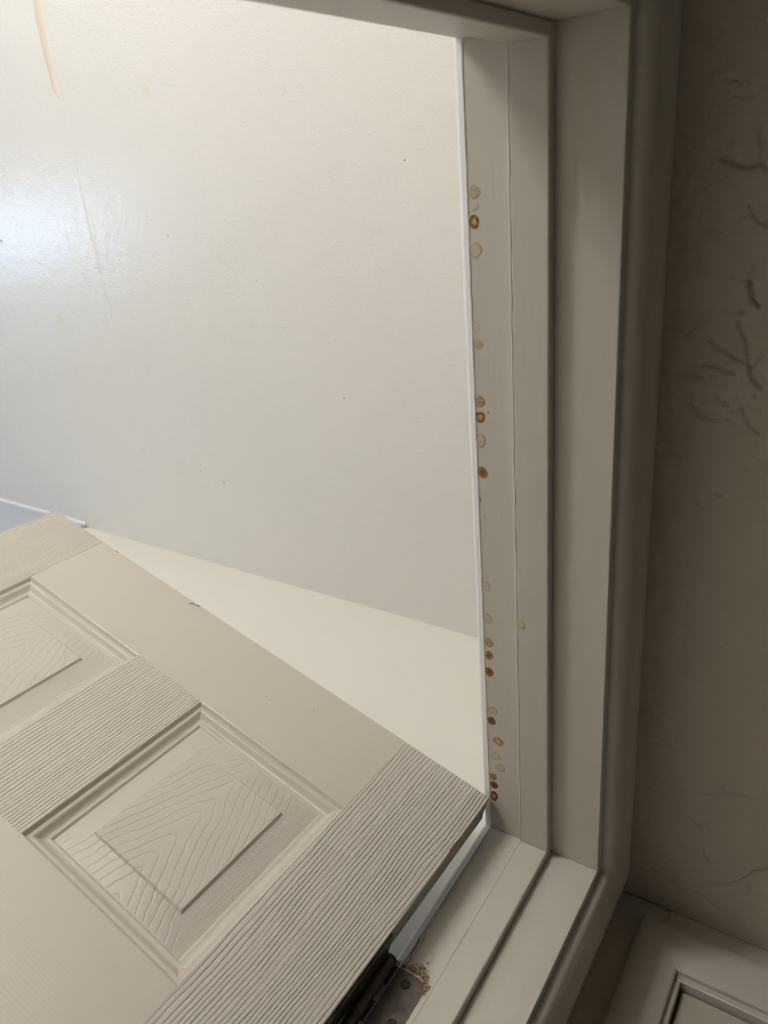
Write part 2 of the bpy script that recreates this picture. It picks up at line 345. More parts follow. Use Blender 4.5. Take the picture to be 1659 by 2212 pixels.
def pane_mat(name, tr):
    m = NT(name, 0.1); t = m.t
    tb = m.n('ShaderNodeBsdfTransparent'); tb.inputs[0].default_value = (tr, tr, tr, 1)
    gb = m.n('ShaderNodeBsdfGlossy'); gb.inputs['Roughness'].default_value = 0.02
    mx = m.n('ShaderNodeMixShader'); mx.inputs[0].default_value = 0.06
    m.l(tb.outputs[0], mx.inputs[1]); m.l(gb.outputs[0], mx.inputs[2])
    m.l(mx.outputs[0], t.nodes['Material Output'].inputs[0]); return m.m
wbox('pane', (x0 + t_, -.455, YB + .048, YB + .052, z0 + t_, z1 - t_), pane_mat('clear_pane', .96))
tag(wbox('pane', (-.425, x1 - t_, YB + .048, YB + .052, z0 + t_, z1 - t_), pane_mat('screened_pane', .35)), 'pane behind a dark insect screen')
struct(box('wall_left', (XL - .1, XL, 0, YB + .1, -2.03, ZC), M['far_wall']), 'cream far room wall opposite the open door', 'wall')
struct(box('floor', (XL - .1, .3, -.115, YB + .1, -2.08, -2.03), M['floor']), 'beige vinyl floor of the far room', 'floor')
# the wall that holds the doorway
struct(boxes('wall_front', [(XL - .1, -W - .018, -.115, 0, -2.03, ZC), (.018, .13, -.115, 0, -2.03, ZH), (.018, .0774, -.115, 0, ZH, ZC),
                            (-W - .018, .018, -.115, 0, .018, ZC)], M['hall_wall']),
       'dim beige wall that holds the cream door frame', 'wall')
# hall
XHL = -1.35; YHB = -1.5
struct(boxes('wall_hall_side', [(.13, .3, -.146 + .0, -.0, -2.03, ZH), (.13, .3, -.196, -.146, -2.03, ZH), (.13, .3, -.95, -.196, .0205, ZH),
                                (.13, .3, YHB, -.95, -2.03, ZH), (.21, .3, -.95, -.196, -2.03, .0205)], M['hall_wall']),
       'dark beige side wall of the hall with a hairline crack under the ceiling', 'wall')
hs = bpy.data.objects['wall_hall_side']
struct(box('wall_hall_left', (XHL - .1, XHL, YHB, -.115, -2.03, ZH), M['hall_bounce']), 'beige hall wall left of the doorway', 'wall')
struct(box('wall_hall_back', (XHL - .1, .3, YHB - .1, YHB, -2.03, ZH), M['hall_bounce']), 'beige hall wall behind the viewer', 'wall')
struct(box('floor_hall', (XHL - .1, .3, YHB - .1, -.115, -2.08, -2.03), M['floor']), 'beige floor of the hall', 'floor')

# textured plaster ceiling of the hall: trowel ridges and grooves are real relief
def seg_d(px, py, a, b):
    ax, ay = a; bx, by = b
    dx, dy = bx - ax, by - ay; L2 = dx * dx + dy * dy + 1e-12
    t = np.clip(((px - ax) * dx + (py - ay) * dy) / L2, 0, 1)
    return np.hypot(px - ax - t * dx, py - ay - t * dy), (px - ax) * dy - (py - ay) * dx
gx = np.concatenate([np.linspace(XHL, -.80, 12)[:-1], np.arange(-.80, .1296, .0014), [.13]])
gy = np.concatenate([np.linspace(YHB, -.37, 14)[:-1], np.arange(-.37, -.1155, .0014), [-.115]])
X, Y = np.meshgrid(gx, gy, indexing='ij')
low = np.zeros_like(X); mid = np.zeros_like(X)
for i in range(X.shape[0]):
    for j in range(X.shape[1]):
        low[i, j] = noise.noise((X[i, j] * 14, Y[i, j] * 14, 3.1))
        mid[i, j] = noise.noise((X[i, j] * 70, Y[i, j] * 45, 7.7))
D = 0.0014 * low + 0.00045 * mid
rnd = random.Random(5)
ex = [(g_[0], g_[1]) for g_ in GROOVES]
for k in range(55):      # extra faint trowel marks
    x_ = rnd.uniform(-.75, .1); y_ = rnd.uniform(-.33, -.13); a_ = rnd.uniform(0, 6.28); l_ = rnd.uniform(.006, .02); c_ = rnd.uniform(-.8, .8)
    pts = [(x_ + l_ * t * math.cos(a_ + c_ * t), y_ + l_ * t * math.sin(a_ + c_ * t)) for t in (0, .5, 1)]
    ex.append((rnd.uniform(.12, .32), pts))
wx_ = np.interp(X + Y * 3.1, np.linspace(-3, 3, 2000), np.array([noise.noise((t * 60, 1.3, 2)) for t in np.linspace(-3, 3, 2000)])) * .0012
for wt, pts in ex:
    xs_ = [p[0] for p in pts]; ys_ = [p[1] for p in pts]
    sel = (X > min(xs_) - .02) & (X < max(xs_) + .02) & (Y > min(ys_) - .02) & (Y < max(ys_) + .02)
    if not sel.any(): continue
    px, py = X[sel] + wx_[sel], Y[sel] + wx_[sel] * .6
    best = np.full(px.shape, 9.0); side = np.zeros(px.shape)
    for a, b in zip(pts[:-1], pts[1:]):
        d, s_ = seg_d(px, py, a, b)
        u_ = d < best; best[u_] = d[u_]; side[u_] = s_[u_]
    wdt = .0007 + .0006 * wt
    g = 0.0042 * wt * np.exp(-(best / wdt) ** 2)          # groove cut upward
    lip = -0.0006 * wt * np.exp(-(best / .006)) * (side > 0)   # plaster pushed to one side
    D[sel] += g + lip
edge = np.clip((0.13 - X) / .004, 0, 1) * np.clip((-.115 - Y) / .004, 0, 1)
D *= edge
Z = ZH + H + D
nx, ny = X.shape
Vv = [(float(X[i, j]), float(Y[i, j]), float(Z[i, j])) for i in range(nx) for j in range(ny)]
Ff = [(i * ny + j, i * ny + j + 1, (i + 1) * ny + j + 1, (i + 1) * ny + j) for i in range(nx - 1) for j in range(ny - 1)]
b0 = len(Vv)
hc = mesh_obj('ceiling_hall', Vv, Ff, M['plaster'])
hc.data.shade_smooth()
if hc.data.polygons[0].normal.z > 0: hc.data.flip_normals()
sl = hc.modifiers.new('slab', 'SOLIDIFY'); sl.thickness = .04; sl.offset = -1
struct(hc, 'low dark hall ceiling in rough trowelled plaster with grooves and pits', 'ceiling')

# hairline crack at the top of the hall side wall
def ribbon(name, pts3, nrm, width, mat, parent=None, lift=.0003):
    V, F = [], []
    nrm = Vector(nrm)
    P3 = [Vector(p) for p in pts3]
    for i, p in enumerate(P3):
        d = (P3[min(i + 1, len(P3) - 1)] - P3[max(i - 1, 0)]).normalized()
        s_ = d.cross(nrm).normalized() * (width if not callable(width) else width(i / (len(P3) - 1))) / 2
        V += [p + s_ + nrm * lift, p - s_ + nrm * lift]
    for i in range(len(P3) - 1): F.append((2 * i, 2 * i + 1, 2 * i + 3, 2 * i + 2))
    return mesh_obj(name, [tuple(v) for v in V], F, mat, parent)
ribbon('hairline_crack', [(.13, y, min(z, .0972) + H) for y, z in CRACK], (-1, 0, 0), .00045, M['crack'], hs)
ribbon('hairline_crack', [(.13, y, z + H) for y, z in CRACK2], (-1, 0, 0), .0005, M['crack'], hs)

# ------------------------------------------------------------------ main door frame
fr = struct(root('trim_1', (-W / 2, -.0575, 0), 'cream door frame with brown drip stains along its head', 'door frame'), None, None)
fo = Vector(fr.location)
def fv(v): return [(p[0] - fo.x, p[1] - fo.y, p[2] - fo.z) for p in v]
def fbox(nm, b, mat, bevel=.0008, seg=2):
    v, f = box_data(b[0], b[1], b[2], b[3], b[4] + H, b[5] + H)
    o = mesh_obj(nm, fv(v), f, mat, fr)
    if bevel:
        md = o.modifiers.new('bevel', 'BEVEL'); md.width = bevel; md.segments = seg
        o.data.shade_smooth(); o.data.set_sharp_from_angle(angle=math.radians(60))
    return o
hj = fbox('head_jamb', (-W - .018, .018, Y3, 0, 0, .018), M['trim_x'])
sjr = fbox('side_jamb', (0, .018, Y3, 0, -2.03, -.0001), M['trim_z'])
sjl = fbox('side_jamb', (-W - .018, -W, Y3, 0, -2.03, -.0001), M['trim_z'])
fbox('head_stop', (-W, 0, Y2, Y1, -S, .0), M['trim_x'], .0016, 3)
fbox('side_stop', (-S, .0, Y2, Y1, -2.03, -S), M['trim_z'], .0016, 3)
fbox('side_stop', (-W, -W + S, Y2, Y1, -2.03, -S), M['trim_z'], .0016, 3)
# near casing: (d from inner edge, protrusion from wall)
cas = [(0, -.002), (.0022, -.002), (.0023, .0038), (.0030, .0058), (.0044, .0076), (.0064, .0092), (.0090, .0104), (.0120, .0112), (.0150, .0115), (.018, .0112),
       (.026, .0100), (.036, .0093), (.048, .0094), (.058, .0102), (.0645, .0111), (.0672, .0104), (CW, .0085), (CW, -.002)]
I = RV
def lerp(a, b, t): return a + (b - a) * t
# head: stations left mitre to right mitre
sweep('head_casing', cas, [lambda d, h: (-W - I - d - fo.x, Y3 - h - fo.y, I + d + H), lambda d, h: (I + d - fo.x, Y3 - h - fo.y, I + d + H)], M['trim_x'], fr)
sweep('side_casing', cas, [lambda d, h: (I + d - fo.x, Y3 - h - fo.y, I + d + H), lambda d, h: (I + d - fo.x, Y3 - h - fo.y, 0)], M['trim_z'], fr)
sweep('side_casing', cas, [lambda d, h: (-W - I - d - fo.x, Y3 - h - fo.y, I + d + H), lambda d, h: (-W - I - d - fo.x, Y3 - h - fo.y, 0)], M['trim_z'], fr)
# far casing with a rounded inner nose
farc = [(0, 0), (0, .0040), (.0006, .0060), (.002, .0075), (.0045, .0084), (.008, .0086), (.013, .0080), (.03, .0075), (.050, .009), (.0555, .0085), (.057, .006), (.057, 0)]
J = .0022
a = sweep('far_head_casing', farc, [lambda d, h: (-W - J - d - fo.x, h - fo.y, J + d + H), lambda d, h: (J + d - fo.x, h - fo.y, J + d + H)], M['far_trim'], fr)
tag(a, 'whiter casing strip seen past the frame head')
a = sweep('far_side_casing', farc, [lambda d, h: (J + d - fo.x, h - fo.y, J + d + H), lambda d, h: (J + d - fo.x, h - fo.y, 0)], M['far_trim'], fr)
tag(a, 'bluish white casing strip seen through the hinge gap')
sweep('far_side_casing', farc, [lambda d, h: (-W - J - d - fo.x, h - fo.y, J + d + H), lambda d, h: (-W - J - d - fo.x, h - fo.y, 0)], M['far_trim'], fr)
# painted-over seam: hair-thin ridge at rabbet and stop, its pale colour a painted edge highlight
seam = [(-W * t, Y1 + .0003 + .0005 * noise.noise((t * 40, 0, 1)), -S + .0002 + H) for t in np.linspace(.012, .985, 160)]
def tube(name, pts, r, mat, parent, sides=6, off=Vector((0, 0, 0)), cap=True):
    V, F = [], []
    P3 = [Vector(p) - off for p in pts]
    for i, p in enumerate(P3):
        d = (P3[min(i + 1, len(P3) - 1)] - P3[max(i - 1, 0)]).normalized()
        u = d.orthogonal().normalized() if i == 0 else (u - d * u.dot(d)).normalized()
        w_ = d.cross(u)
        rr = r(i / (len(P3) - 1)) if callable(r) else r
        for k in range(sides):
            a_ = 2 * math.pi * k / sides
            V.append(p + (u * math.cos(a_) + w_ * math.sin(a_)) * rr)
    for i in range(len(P3) - 1):
        for k in range(sides):
            F.append((i * sides + k, i * sides + (k + 1) % sides, (i + 1) * sides + (k + 1) % sides, (i + 1) * sides + k))
    if cap: F.append(tuple(range(sides))[::-1]); F.append(tuple(range((len(P3) - 1) * sides, len(P3) * sides)))
    return mesh_obj(name, [tuple(v) for v in V], F, mat, parent, smooth=True)
tube('paint_ridge', seam, lambda t: .00055 + .0002 * noise.noise((t * 60, 3, 1)), M['ridge'], fr, off=fo)
tube('paint_ridge', [(-S + .0002 + .0002 * noise.noise((t * 40, 0, 5)), Y1 + .0003, -S - 1.0 * t + H) for t in np.linspace(.002, 1, 100)], .0005, M['ridge'], fr, off=fo)
tube('paint_ridge', [(-W * t, -.0006 + .0004 * noise.noise((t * 50, 4, 1)), .0002 + H) for t in np.linspace(.004, .996, 160)], .0009, M['far_trim'], fr, off=fo)
tube('paint_ridge', [(.0002, -.0006 + .0004 * noise.noise((t * 50, 4, 8)), -1.0 * t + H) for t in np.linspace(.004, 1, 120)], .0009, M['far_trim'], fr, off=fo)

# dried drips on the head rabbet
def blob(name, c, rx, ry, tone, kind, mat, parent, base, off, nrm=-1, thick=.00025, seed=0, rings=9, seg=36, ang=0., tail=0., pal=None, soft=.90):
    """irregular round spot; tone 0..1.2; kind 0 solid, 1 ring with pale middle, 2 faint outline"""
    rg = random.Random(seed)
    ph = [rg.uniform(0, 6.28) for _ in range(4)]; am = [rg.uniform(.02, .07), rg.uniform(.02, .06), rg.uniform(.01, .03), .02]
    V, F, Cc = [], [], []
    dark = (0.075, 0.022, 0.003); ochre = (0.31, 0.155, 0.032); pale = (0.50, 0.38, 0.215)
    if pal: pale = pal
    def shade(t, a_):
        nz = noise.noise((math.cos(a_) * t * 2 + seed * 3.7, math.sin(a_) * t * 2, tone * 5)) * .8 + noise.noise((math.cos(a_) * t * 6 + seed, math.sin(a_) * t * 6, 3)) * .35
        if kind == 0: s_ = tone * (.86 + .35 * nz + (0.28 if tone > .8 else 0) * (1 - t * 1.4))
        elif kind == 1: s_ = tone * (.45 + .65 * min(1, max(0, (t - .2) / .35)) + .45 * nz)
        else: s_ = tone * (.55 + .9 * math.exp(-((t - .82) / .12) ** 2) + .5 * nz)
        fade = 1 if t < soft else max(0, (1 - t) / (1 - soft))
        s_ = max(0, s_) * fade
        if s_ < .4: c0, c1, q = base, pale, s_ / .4
        elif s_ < .75: c0, c1, q = pale, ochre, (s_ - .4) / .35
        else: c0, c1, q = ochre, dark, min(1, (s_ - .75) / .5)
        return tuple(lerp(a0, a1, q) for a0, a1 in zip(c0, c1))
    V.append((0, 0, thick * 1.0)); Cc.append(shade(0, 0))
    for r_ in range(1, rings + 1):
        t = r_ / rings
        for k in range(seg):
            a_ = 2 * math.pi * k / seg
            rad = 1 + sum(am[q] * math.sin((q + 1) * a_ + ph[q]) for q in range(4)) + tail * max(0, math.cos(a_ - ang)) ** 4
            # flat on the surface; only the rim meets it
            V.append((rx * rad * t * math.cos(a_), ry * rad * t * math.sin(a_), thick * (1 - t ** 6) + .00003)); Cc.append(shade(t, a_))
    for k in range(seg): F.append((0, 1 + k, 1 + (k + 1) % seg))
    for r_ in range(rings - 1):
        for k in range(seg):
            a0 = 1 + r_ * seg + k; a1 = 1 + r_ * seg + (k + 1) % seg
            F.append((a0, a0 + seg, a1 + seg, a1))
    W3 = [(c[0] + v[0] - off.x, c[1] + v[1] - off.y, c[2] + nrm * v[2] - off.z) for v in V]
    o = mesh_obj(name, W3, F, mat, parent)
    at = o.data.color_attributes.new('tint', 'FLOAT_COLOR', 'POINT')
    for i, c_ in enumerate(Cc): at.data[i].color = (*c_, 1)
    o.data.shade_smooth()
    return o
for i, (x, y, rx, ry, tone, kind) in enumerate(DRIPS):
    ry2 = min(ry, -y - .0002) if ry > -y else ry
    b_ = blob('dried_drip', (x, y, H), rx, ry2, tone, int(kind), M['drip'], hj, PAINT, fo, seed=i + 1, tail=.25 if i % 3 == 0 else .05, ang=-1.6)
b_ = blob('dried_drip', (-.2643, Y1 - .0045, -S + H), .005, .0032, .3, 2, M['drip'], bpy.data.objects['head_stop'], PAINT, fo, seed=71)

# ------------------------------------------------------------------ marks on the far ceiling
ce = bpy.data.objects['ceiling']; co = Vector(ce.location)
for i, (x, y, rx, ry, tn) in enumerate(BLOTCH):
    if tn <= 0: continue
    o = blob('stain', (x, y, ZC + H), rx, ry, 0.62 * tn, 0, M['blotch'], ce, WHITE, co, seed=200 + i, thick=.00012, pal=(.80, .66, .42), soft=.35)
V, F = [], []
for i, (x, y, r_) in enumerate(SPECKS):
    n0 = len(V); rg = random.Random(i)
    V.append((x - co.x, y - co.y, ZC - .0006 + H - co.z))
    for k in range(8):
        a_ = k * math.pi / 4; q = r_ * rg.uniform(.35, .7)
        V.append((x + q * math.cos(a_) - co.x, y + q * math.sin(a_) - co.y, ZC - .0001 + H - co.z))
    F += [(n0, n0 + 1 + k, n0 + 1 + (k + 1) % 8) for k in range(8)]
M['speck'] = NT('ceiling_speck', .6, (.33, .27, .17)).m
tag(mesh_obj('specks', V, F, M['speck'], ce, smooth=True), 'tiny brown specks of dirt', None, 'stuff')
# lifted paint along the tape joint: a curling flap with a tan torn edge
pts = PEEL
V, F = [], []
dn = []
for i, (x, y) in enumerate(pts):
    wd = .020 * (1 - (i / (len(pts) - 1)) ** 3) + .0015
    cr = [(0, .0001), (0, .0030), (.0010, .0033), (.35 * wd, .0024), (.7 * wd, .0010), (wd, .00012)]
    for a_, h_ in cr:
        k = (1 - (i / (len(pts) - 1)) ** 4)
        V.append((x - co.x, y - a_ - co.y, ZC + H - h_ * (.25 + .75 * k) - co.z))
nn = 6
for i in range(len(pts) - 1):
    for k in range(nn - 1): F.append((i * nn + k, i * nn + k + 1, (i + 1) * nn + k + 1, (i + 1) * nn + k))
pf = mesh_obj('paint_flap', V, F, M['drip'], ce, smooth=True, sharp=50)
at = pf.data.color_attributes.new('tint', 'FLOAT_COLOR', 'POINT')
for i in range(len(V)):
    k = i % nn
    at.data[i].color = (*[(.42, .33, .22), (.50, .40, .28), (.70, .60, .47), (.735, .645, .52), (.77, .71, .60), WHITE][k], 1)
tag(pf, 'tan torn flap of lifting paint')
# the tape joint itself, a shallow ridge
V, F = [], []
sm = SEAM
for i, (x, y) in enumerate(sm):
    yj = y + .0008 * (i % 2)
    for a_, h_ in ((.014, 0), (.006, .0003), (0, .0004), (-.002, .0001), (-.004, 0)):
        V.append((x - co.x, yj + a_ - co.y, ZC + H - h_ - .00002 - co.z))
for i in range(len(sm) - 1):
    for k in range(4): F.append((i * 5 + k, i * 5 + k + 1, (i + 1) * 5 + k + 1, (i + 1) * 5 + k))
tag(mesh_obj('tape_ridge', V, F, M['ceiling'], ce, smooth=True, sharp=60), 'faint raised drywall tape joint')

# ------------------------------------------------------------------ the open door
TH = 1.28722
DW = .707; DT = .035; DH = 2.018
ax, ay, az = -.0432, -.0025, -.0033
# door frame of reference: x from hinge edge to latch edge, y = 0 near face, +y into the leaf, z down from its top
dr = root('door_1', (ax, ay, H + az - DH), 'open cream six-panel door leaf on the hinged side of the frame', 'door', 'structure')
tilt = math.atan(.02806)
ex_ = Vector((-math.cos(TH), math.sin(TH), 0)); nrm = Vector((math.sin(TH), math.cos(TH), 0))     # away from viewer side
ez_ = Vector((0, 0, 1))
exx = (ex_ * math.cos(tilt) + ez_ * math.sin(tilt)); ezz = (ez_ * math.cos(tilt) - ex_ * math.sin(tilt))
top = Vector((ax, ay, H + az))
# sheared only by the real sag of the leaf: rotate about its own normal at the top hinge corner
org = top - ezz * DH
Md = Matrix(((exx.x, nrm.x, ezz.x, org.x), (exx.y, nrm.y, ezz.y, org.y), (exx.z, nrm.z, ezz.z, org.z), (0, 0, 0, 1)))
dr.matrix_world = Md
bpy.context.view_layer.update()
def dbox(nm, b, mat, parent=dr, bevel=0.0, origin=(0, 0, 0)):
    v, f = box_data(b[0], b[1], b[2], b[3], b[4] + DH, b[5] + DH)
    o = mesh_obj(nm, v, f, mat, parent, origin=(origin[0], origin[1], origin[2]))
    if bevel:
        md = o.modifiers.new('bevel', 'BEVEL'); md.width = bevel; md.segments = 2
        o.data.shade_smooth(); o.data.set_sharp_from_angle(angle=math.radians(60))
    return o
ST = .104; PX = [(.104, .3035), (.4035, .603)]
PZ = [(-.3205, -.1075), (-.995, -.435), (-1.80, -1.17)]
SK = .0035
RB = [(-.1075, 0), (-.435, -.3205), (-1.17, -.995), (-DH, -1.80)]
for yy0, yy1 in ((0, SK), (DT - SK, DT)):
    dbox('stile', (0, ST, yy0, yy1, -DH, 0), M['stile'], bevel=.0007)
    dbox('stile', (DW - ST, DW, yy0, yy1, -DH, 0), M['stile'], bevel=.0007, origin=(.31, 0, .1))
    for z0_, z1_ in RB: dbox('rail', (ST, DW - ST, yy0 + (.00012 if yy0 == 0 else 0), yy1 - (0 if yy0 == 0 else .00012), z0_, z1_), M['rail'])
    for z0_, z1_ in PZ: dbox('mullion', (PX[0][1], PX[1][0], yy0, yy1, z0_, z1_), M['stile'], origin=(.17, 0, .03))
dbox('door_edge', (.0007, .029, SK, DT - SK, -DH, -.0004), M['edge'])
tag(bpy.data.objects['door_edge'], 'bare greyish wood edge on the hinge side')
dbox('door_edge', (DW - .029, DW - .0007, SK, DT - SK, -DH, -.0004), M['edge'])
dbox('door_edge', (.029, DW - .029, SK, DT - SK, -.03, -.0004), M['edge'])
dbox('door_edge', (.029, DW - .029, SK, DT - SK, -DH, -DH + .03), M['edge'])
prof = [(0, 0), (.0008, .0004), (.0016, .0016), (.0024, .0034), (.0034, .0044), (.0046, .0047), (.0060, .0046), (.0070, .0050), (.0082, .0062), (.0098, .0082), (.0116, .0098), (.0136, .0107),
        (.0156, .0109), (.0166, .0106), (.0174, .0110), (.0182, .0121), (.0190, .0125), (.0198, .0124), (.0204, .0122), (.0418, .0066), (.0424, .0064), (.0430, .0058), (.0436, .0046), (.0444, .0037), (.0452, .0035), (.0460, .0035)]
def panel(nm, xa, xb, za, zb, back=False):
    w2, h2 = (xb - xa) / 2, (zb - za) / 2
    V, F = [], []
    for d, h in prof:
        V += [(-w2 + d, h, -h2 + d), (w2 - d, h, -h2 + d), (w2 - d, h, h2 - d), (-w2 + d, h, h2 - d)]
    for r_ in range(len(prof) - 1):
        for k in range(4):
            F.append((r_ * 4 + k, r_ * 4 + (k + 1) % 4, r_ * 4 + 4 + (k + 1) % 4, r_ * 4 + 4 + k))
    q = (len(prof) - 1) * 4; F.append((q, q + 1, q + 2, q + 3))
    me = bpy.data.meshes.new(nm); me.from_pydata(V, [], F); me.materials.append(M['mould']); me.materials.append(M['panel']); me.materials.append(M['bevel_grain'])
    for r_ in range(len(prof) - 1):
        for k in range(4):
            if r_ >= 18: me.polygons[r_ * 4 + k].material_index = {0: 1, 2: 1, 3: 2, 1: 0}[k]
    me.polygons[-1].material_index = 1
    me.shade_smooth(); me.set_sharp_from_angle(angle=math.radians(28))
    return me
for iz, (za, zb) in enumerate(PZ):
    me = panel('panel', PX[0][0], PX[0][1], za, zb)
    for ix, (xa, xb) in enumerate(PX):
        for back in (0, 1):
            o = bpy.data.objects.new('panel', me); COL.objects.link(o); o.parent = dr
            o.location = ((xa + xb) / 2, DT if back else 0, (za + zb) / 2 + DH)
            if back: o.rotation_euler = (0, 0, math.pi)
# wear on the leaf
def dmark(nm, pts, mat, par=dr, y=-.0003):
    n = len(pts)
    return mesh_obj(nm, [(x, y, z + DH) for x, z in pts], [tuple(range(n))], mat, par)
# chip on hinge arris
ch = mesh_obj('paint_chip', [(-.0004, y_, z_ + DH) for y_, z_ in ((-.0002, -.062), (.0022, -.066), (.0030, -.073), (.0012, -.081), (-.0002, -.084))] +
              [(x_, -.0004, z_ + DH) for x_, z_ in ((.0004, -.063), (.0016, -.070), (.0014, -.078), (.0003, -.083))],
              [(0, 1, 2, 3, 4), (5, 6, 7, 8)], M['chip'], dr)
tag(ch, 'brown bare chip in the painted edge')
tube('crack_mark', [(.418, -.0003, -.0012 + DH), (.424, -.0004, -.0042 + DH), (.4265, -.0004, -.0030 + DH), (.4315, -.0004, -.0068 + DH)], .00035, M['dark'], dr, sides=5)
tube('crack_mark', [(.571, -.0003, -.0008 + DH), (.5745, -.0004, -.0026 + DH), (.577, -.0004, -.0018 + DH)], .00028, M['dark'], dr, sides=5)
for x_, z_ in ((.452, -.205), (.205, -.035), (.257, -.055), (.10, -.105)):
    dmark('speck', [(x_ + .0008 * math.cos(k), z_ + .0006 * math.sin(k)) for k in range(0, 6)], M['dark'])
dmark('yellow_spot', [(.1115 + .0028 * math.cos(k * .8), -.309 + .0035 * math.sin(k * .8)) for k in range(8)], M['chip'], y=.0055)
bpy.data.objects['yellow_spot'].data.materials[0] = NT('yellowed_paint', .5, (.60, .48, .30)).m

# ------------------------------------------------------------------ hinge (part of the door): leaves, knuckles, screws
PIN = Vector((-.0040, .0082, 0)); KR = .0062
hg = bpy.data.objects.new('hinge', None); COL.objects.link(hg); hg.parent = dr; hg.empty_display_size = .03
hg.matrix_world = Matrix.Translation((PIN.x, PIN.y, H - .269))
bpy.context.view_layer.update()
hg['label'] = 'dark bronze butt hinge'
HO = Vector((PIN.x, PIN.y, H - .269))
HT, HB = -.180, -.269; KL = (HT - HB) / 5
def hmesh(nm, V, F, mat, smooth=False):
    return mesh_obj(nm, [tuple(Vector(v) - HO) for v in V], F, mat, hg, smooth=smooth, sharp=40)
# jamb leaf: rounded corners, notched for the door leaf's knuckles
yl = -.0305; rr = .0115; yk = PIN.y - .0052
outl = [(yk + .0035, HT)]
for k in range(9):
    a_ = math.pi / 2 * k / 8
    outl.append((yl + rr - rr * math.sin(a_), HT - rr + rr * math.cos(a_)))
for k in range(9):
    a_ = math.pi / 2 * k / 8
    outl.append((yl + rr - rr * math.cos(a_), HB + rr - rr * math.sin(a_)))
outl.append((yk + .0035, HB))
for k in (4, 3, 2, 1, 0):      # back up the knuckle side, notched at the odd ones
    za_, zb_ = HT - (k + 1) * KL, HT - k * KL
    if k % 2 == 1:
        outl += [(yk + .0035, za_), (yk - .0026, za_ + .0004), (yk - .0026, zb_ - .0004), (yk + .0035, zb_)]
clean = []
for p in outl:
    if not clean or (abs(p[0] - clean[-1][0]) + abs(p[1] - clean[-1][1])) > 1e-6: clean.append(p)
n = len(clean)
V = [(-.0006, y, z + H) for y, z in clean] + [(.0016, y, z + H) for y, z in clean]
F = [tuple(range(n)), tuple(range(n, 2 * n))[::-1]] + [(i, (i + 1) % n, n + (i + 1) % n, n + i) for i in range(n)]
hmesh('jamb_leaf', V, F, M['bronze'])
# door leaf lies against the hinge edge of the door
dl = exx; 
def dpt(x, y, z): return Md @ Vector((x, y, z + DH))
lz0, lz1 = HT - az, HB - az
V = [dpt(x, y, z) for x in (-.0022, .0002) for y in (.004, DT + .002) for z in (lz1, lz0)]
F = [(0, 1, 3, 2), (4, 6, 7, 5), (0, 4, 5, 1), (2, 3, 7, 6), (0, 2, 6, 4), (1, 5, 7, 3)]
hmesh('door_leaf', V, F, M['bronze'])
def cyl(nm, z0_, z1_, r_, mat, dome=0):
    V, F = [], []; sg = 28
    rs = [(z0_, r_ * .93), (z0_ + .0004, r_), (z1_ - .0004, r_), (z1_, r_ * .93)]
    if dome: rs = [(z0_, r_ * .9), (z0_ + .0005, r_ * .96), (z0_ + .0018, r_ * .96), (z0_ + .0030, r_ * .78), (z0_ + .0037, r_ * .42), (z0_ + .0039, r_ * .05)]
    for z_, q in rs:
        for k in range(sg):
            a_ = 2 * math.pi * k / sg
            V.append((PIN.x + q * math.cos(a_), PIN.y + q * math.sin(a_), z_ + H))
    for i in range(len(rs) - 1):
        for k in range(sg): F.append((i * sg + k, i * sg + (k + 1) % sg, (i + 1) * sg + (k + 1) % sg, (i + 1) * sg + k))
    F.append(tuple(range(sg))[::-1]); F.append(tuple(range((len(rs) - 1) * sg, len(rs) * sg)))
    return hmesh(nm, V, F, mat, True)
for k in range(5): cyl('knuckle', HT - (k + 1) * KL + .0002, HT - k * KL - .0002, KR, M['bronze'])
cyl('pin_head', HT - .0001, HT + .004, KR, M['bronze'], 1)
for (y_, z_) in ((-.0135, -.1905), (-.0215, -.2245), (-.0135, -.2585)):
    V, F = [], []; sg = 24
    rs = [(.0044, -.0006), (.0043, -.0011), (.0038, -.0014), (.0030, -.0014), (.0024, -.0009), (.0004, -.0008)]
    for q, x_ in rs:
        for k in range(sg):
            a_ = 2 * math.pi * k / sg
            qq = q * (1 + (.35 * abs(math.cos(2 * a_)) if q < .003 and q > .001 else 0))
            V.append((x_, y_ + qq * math.cos(a_), z_ + H + qq * math.sin(a_)))
    for i in range(len(rs) - 1):
        for k in range(sg): F.append((i * sg + k, i * sg + (k + 1) % sg, (i + 1) * sg + (k + 1) % sg, (i + 1) * sg + k))
    F.append(tuple(range((len(rs) - 1) * sg, len(rs) * sg)))
    hmesh('screw', V, F, M['black'])
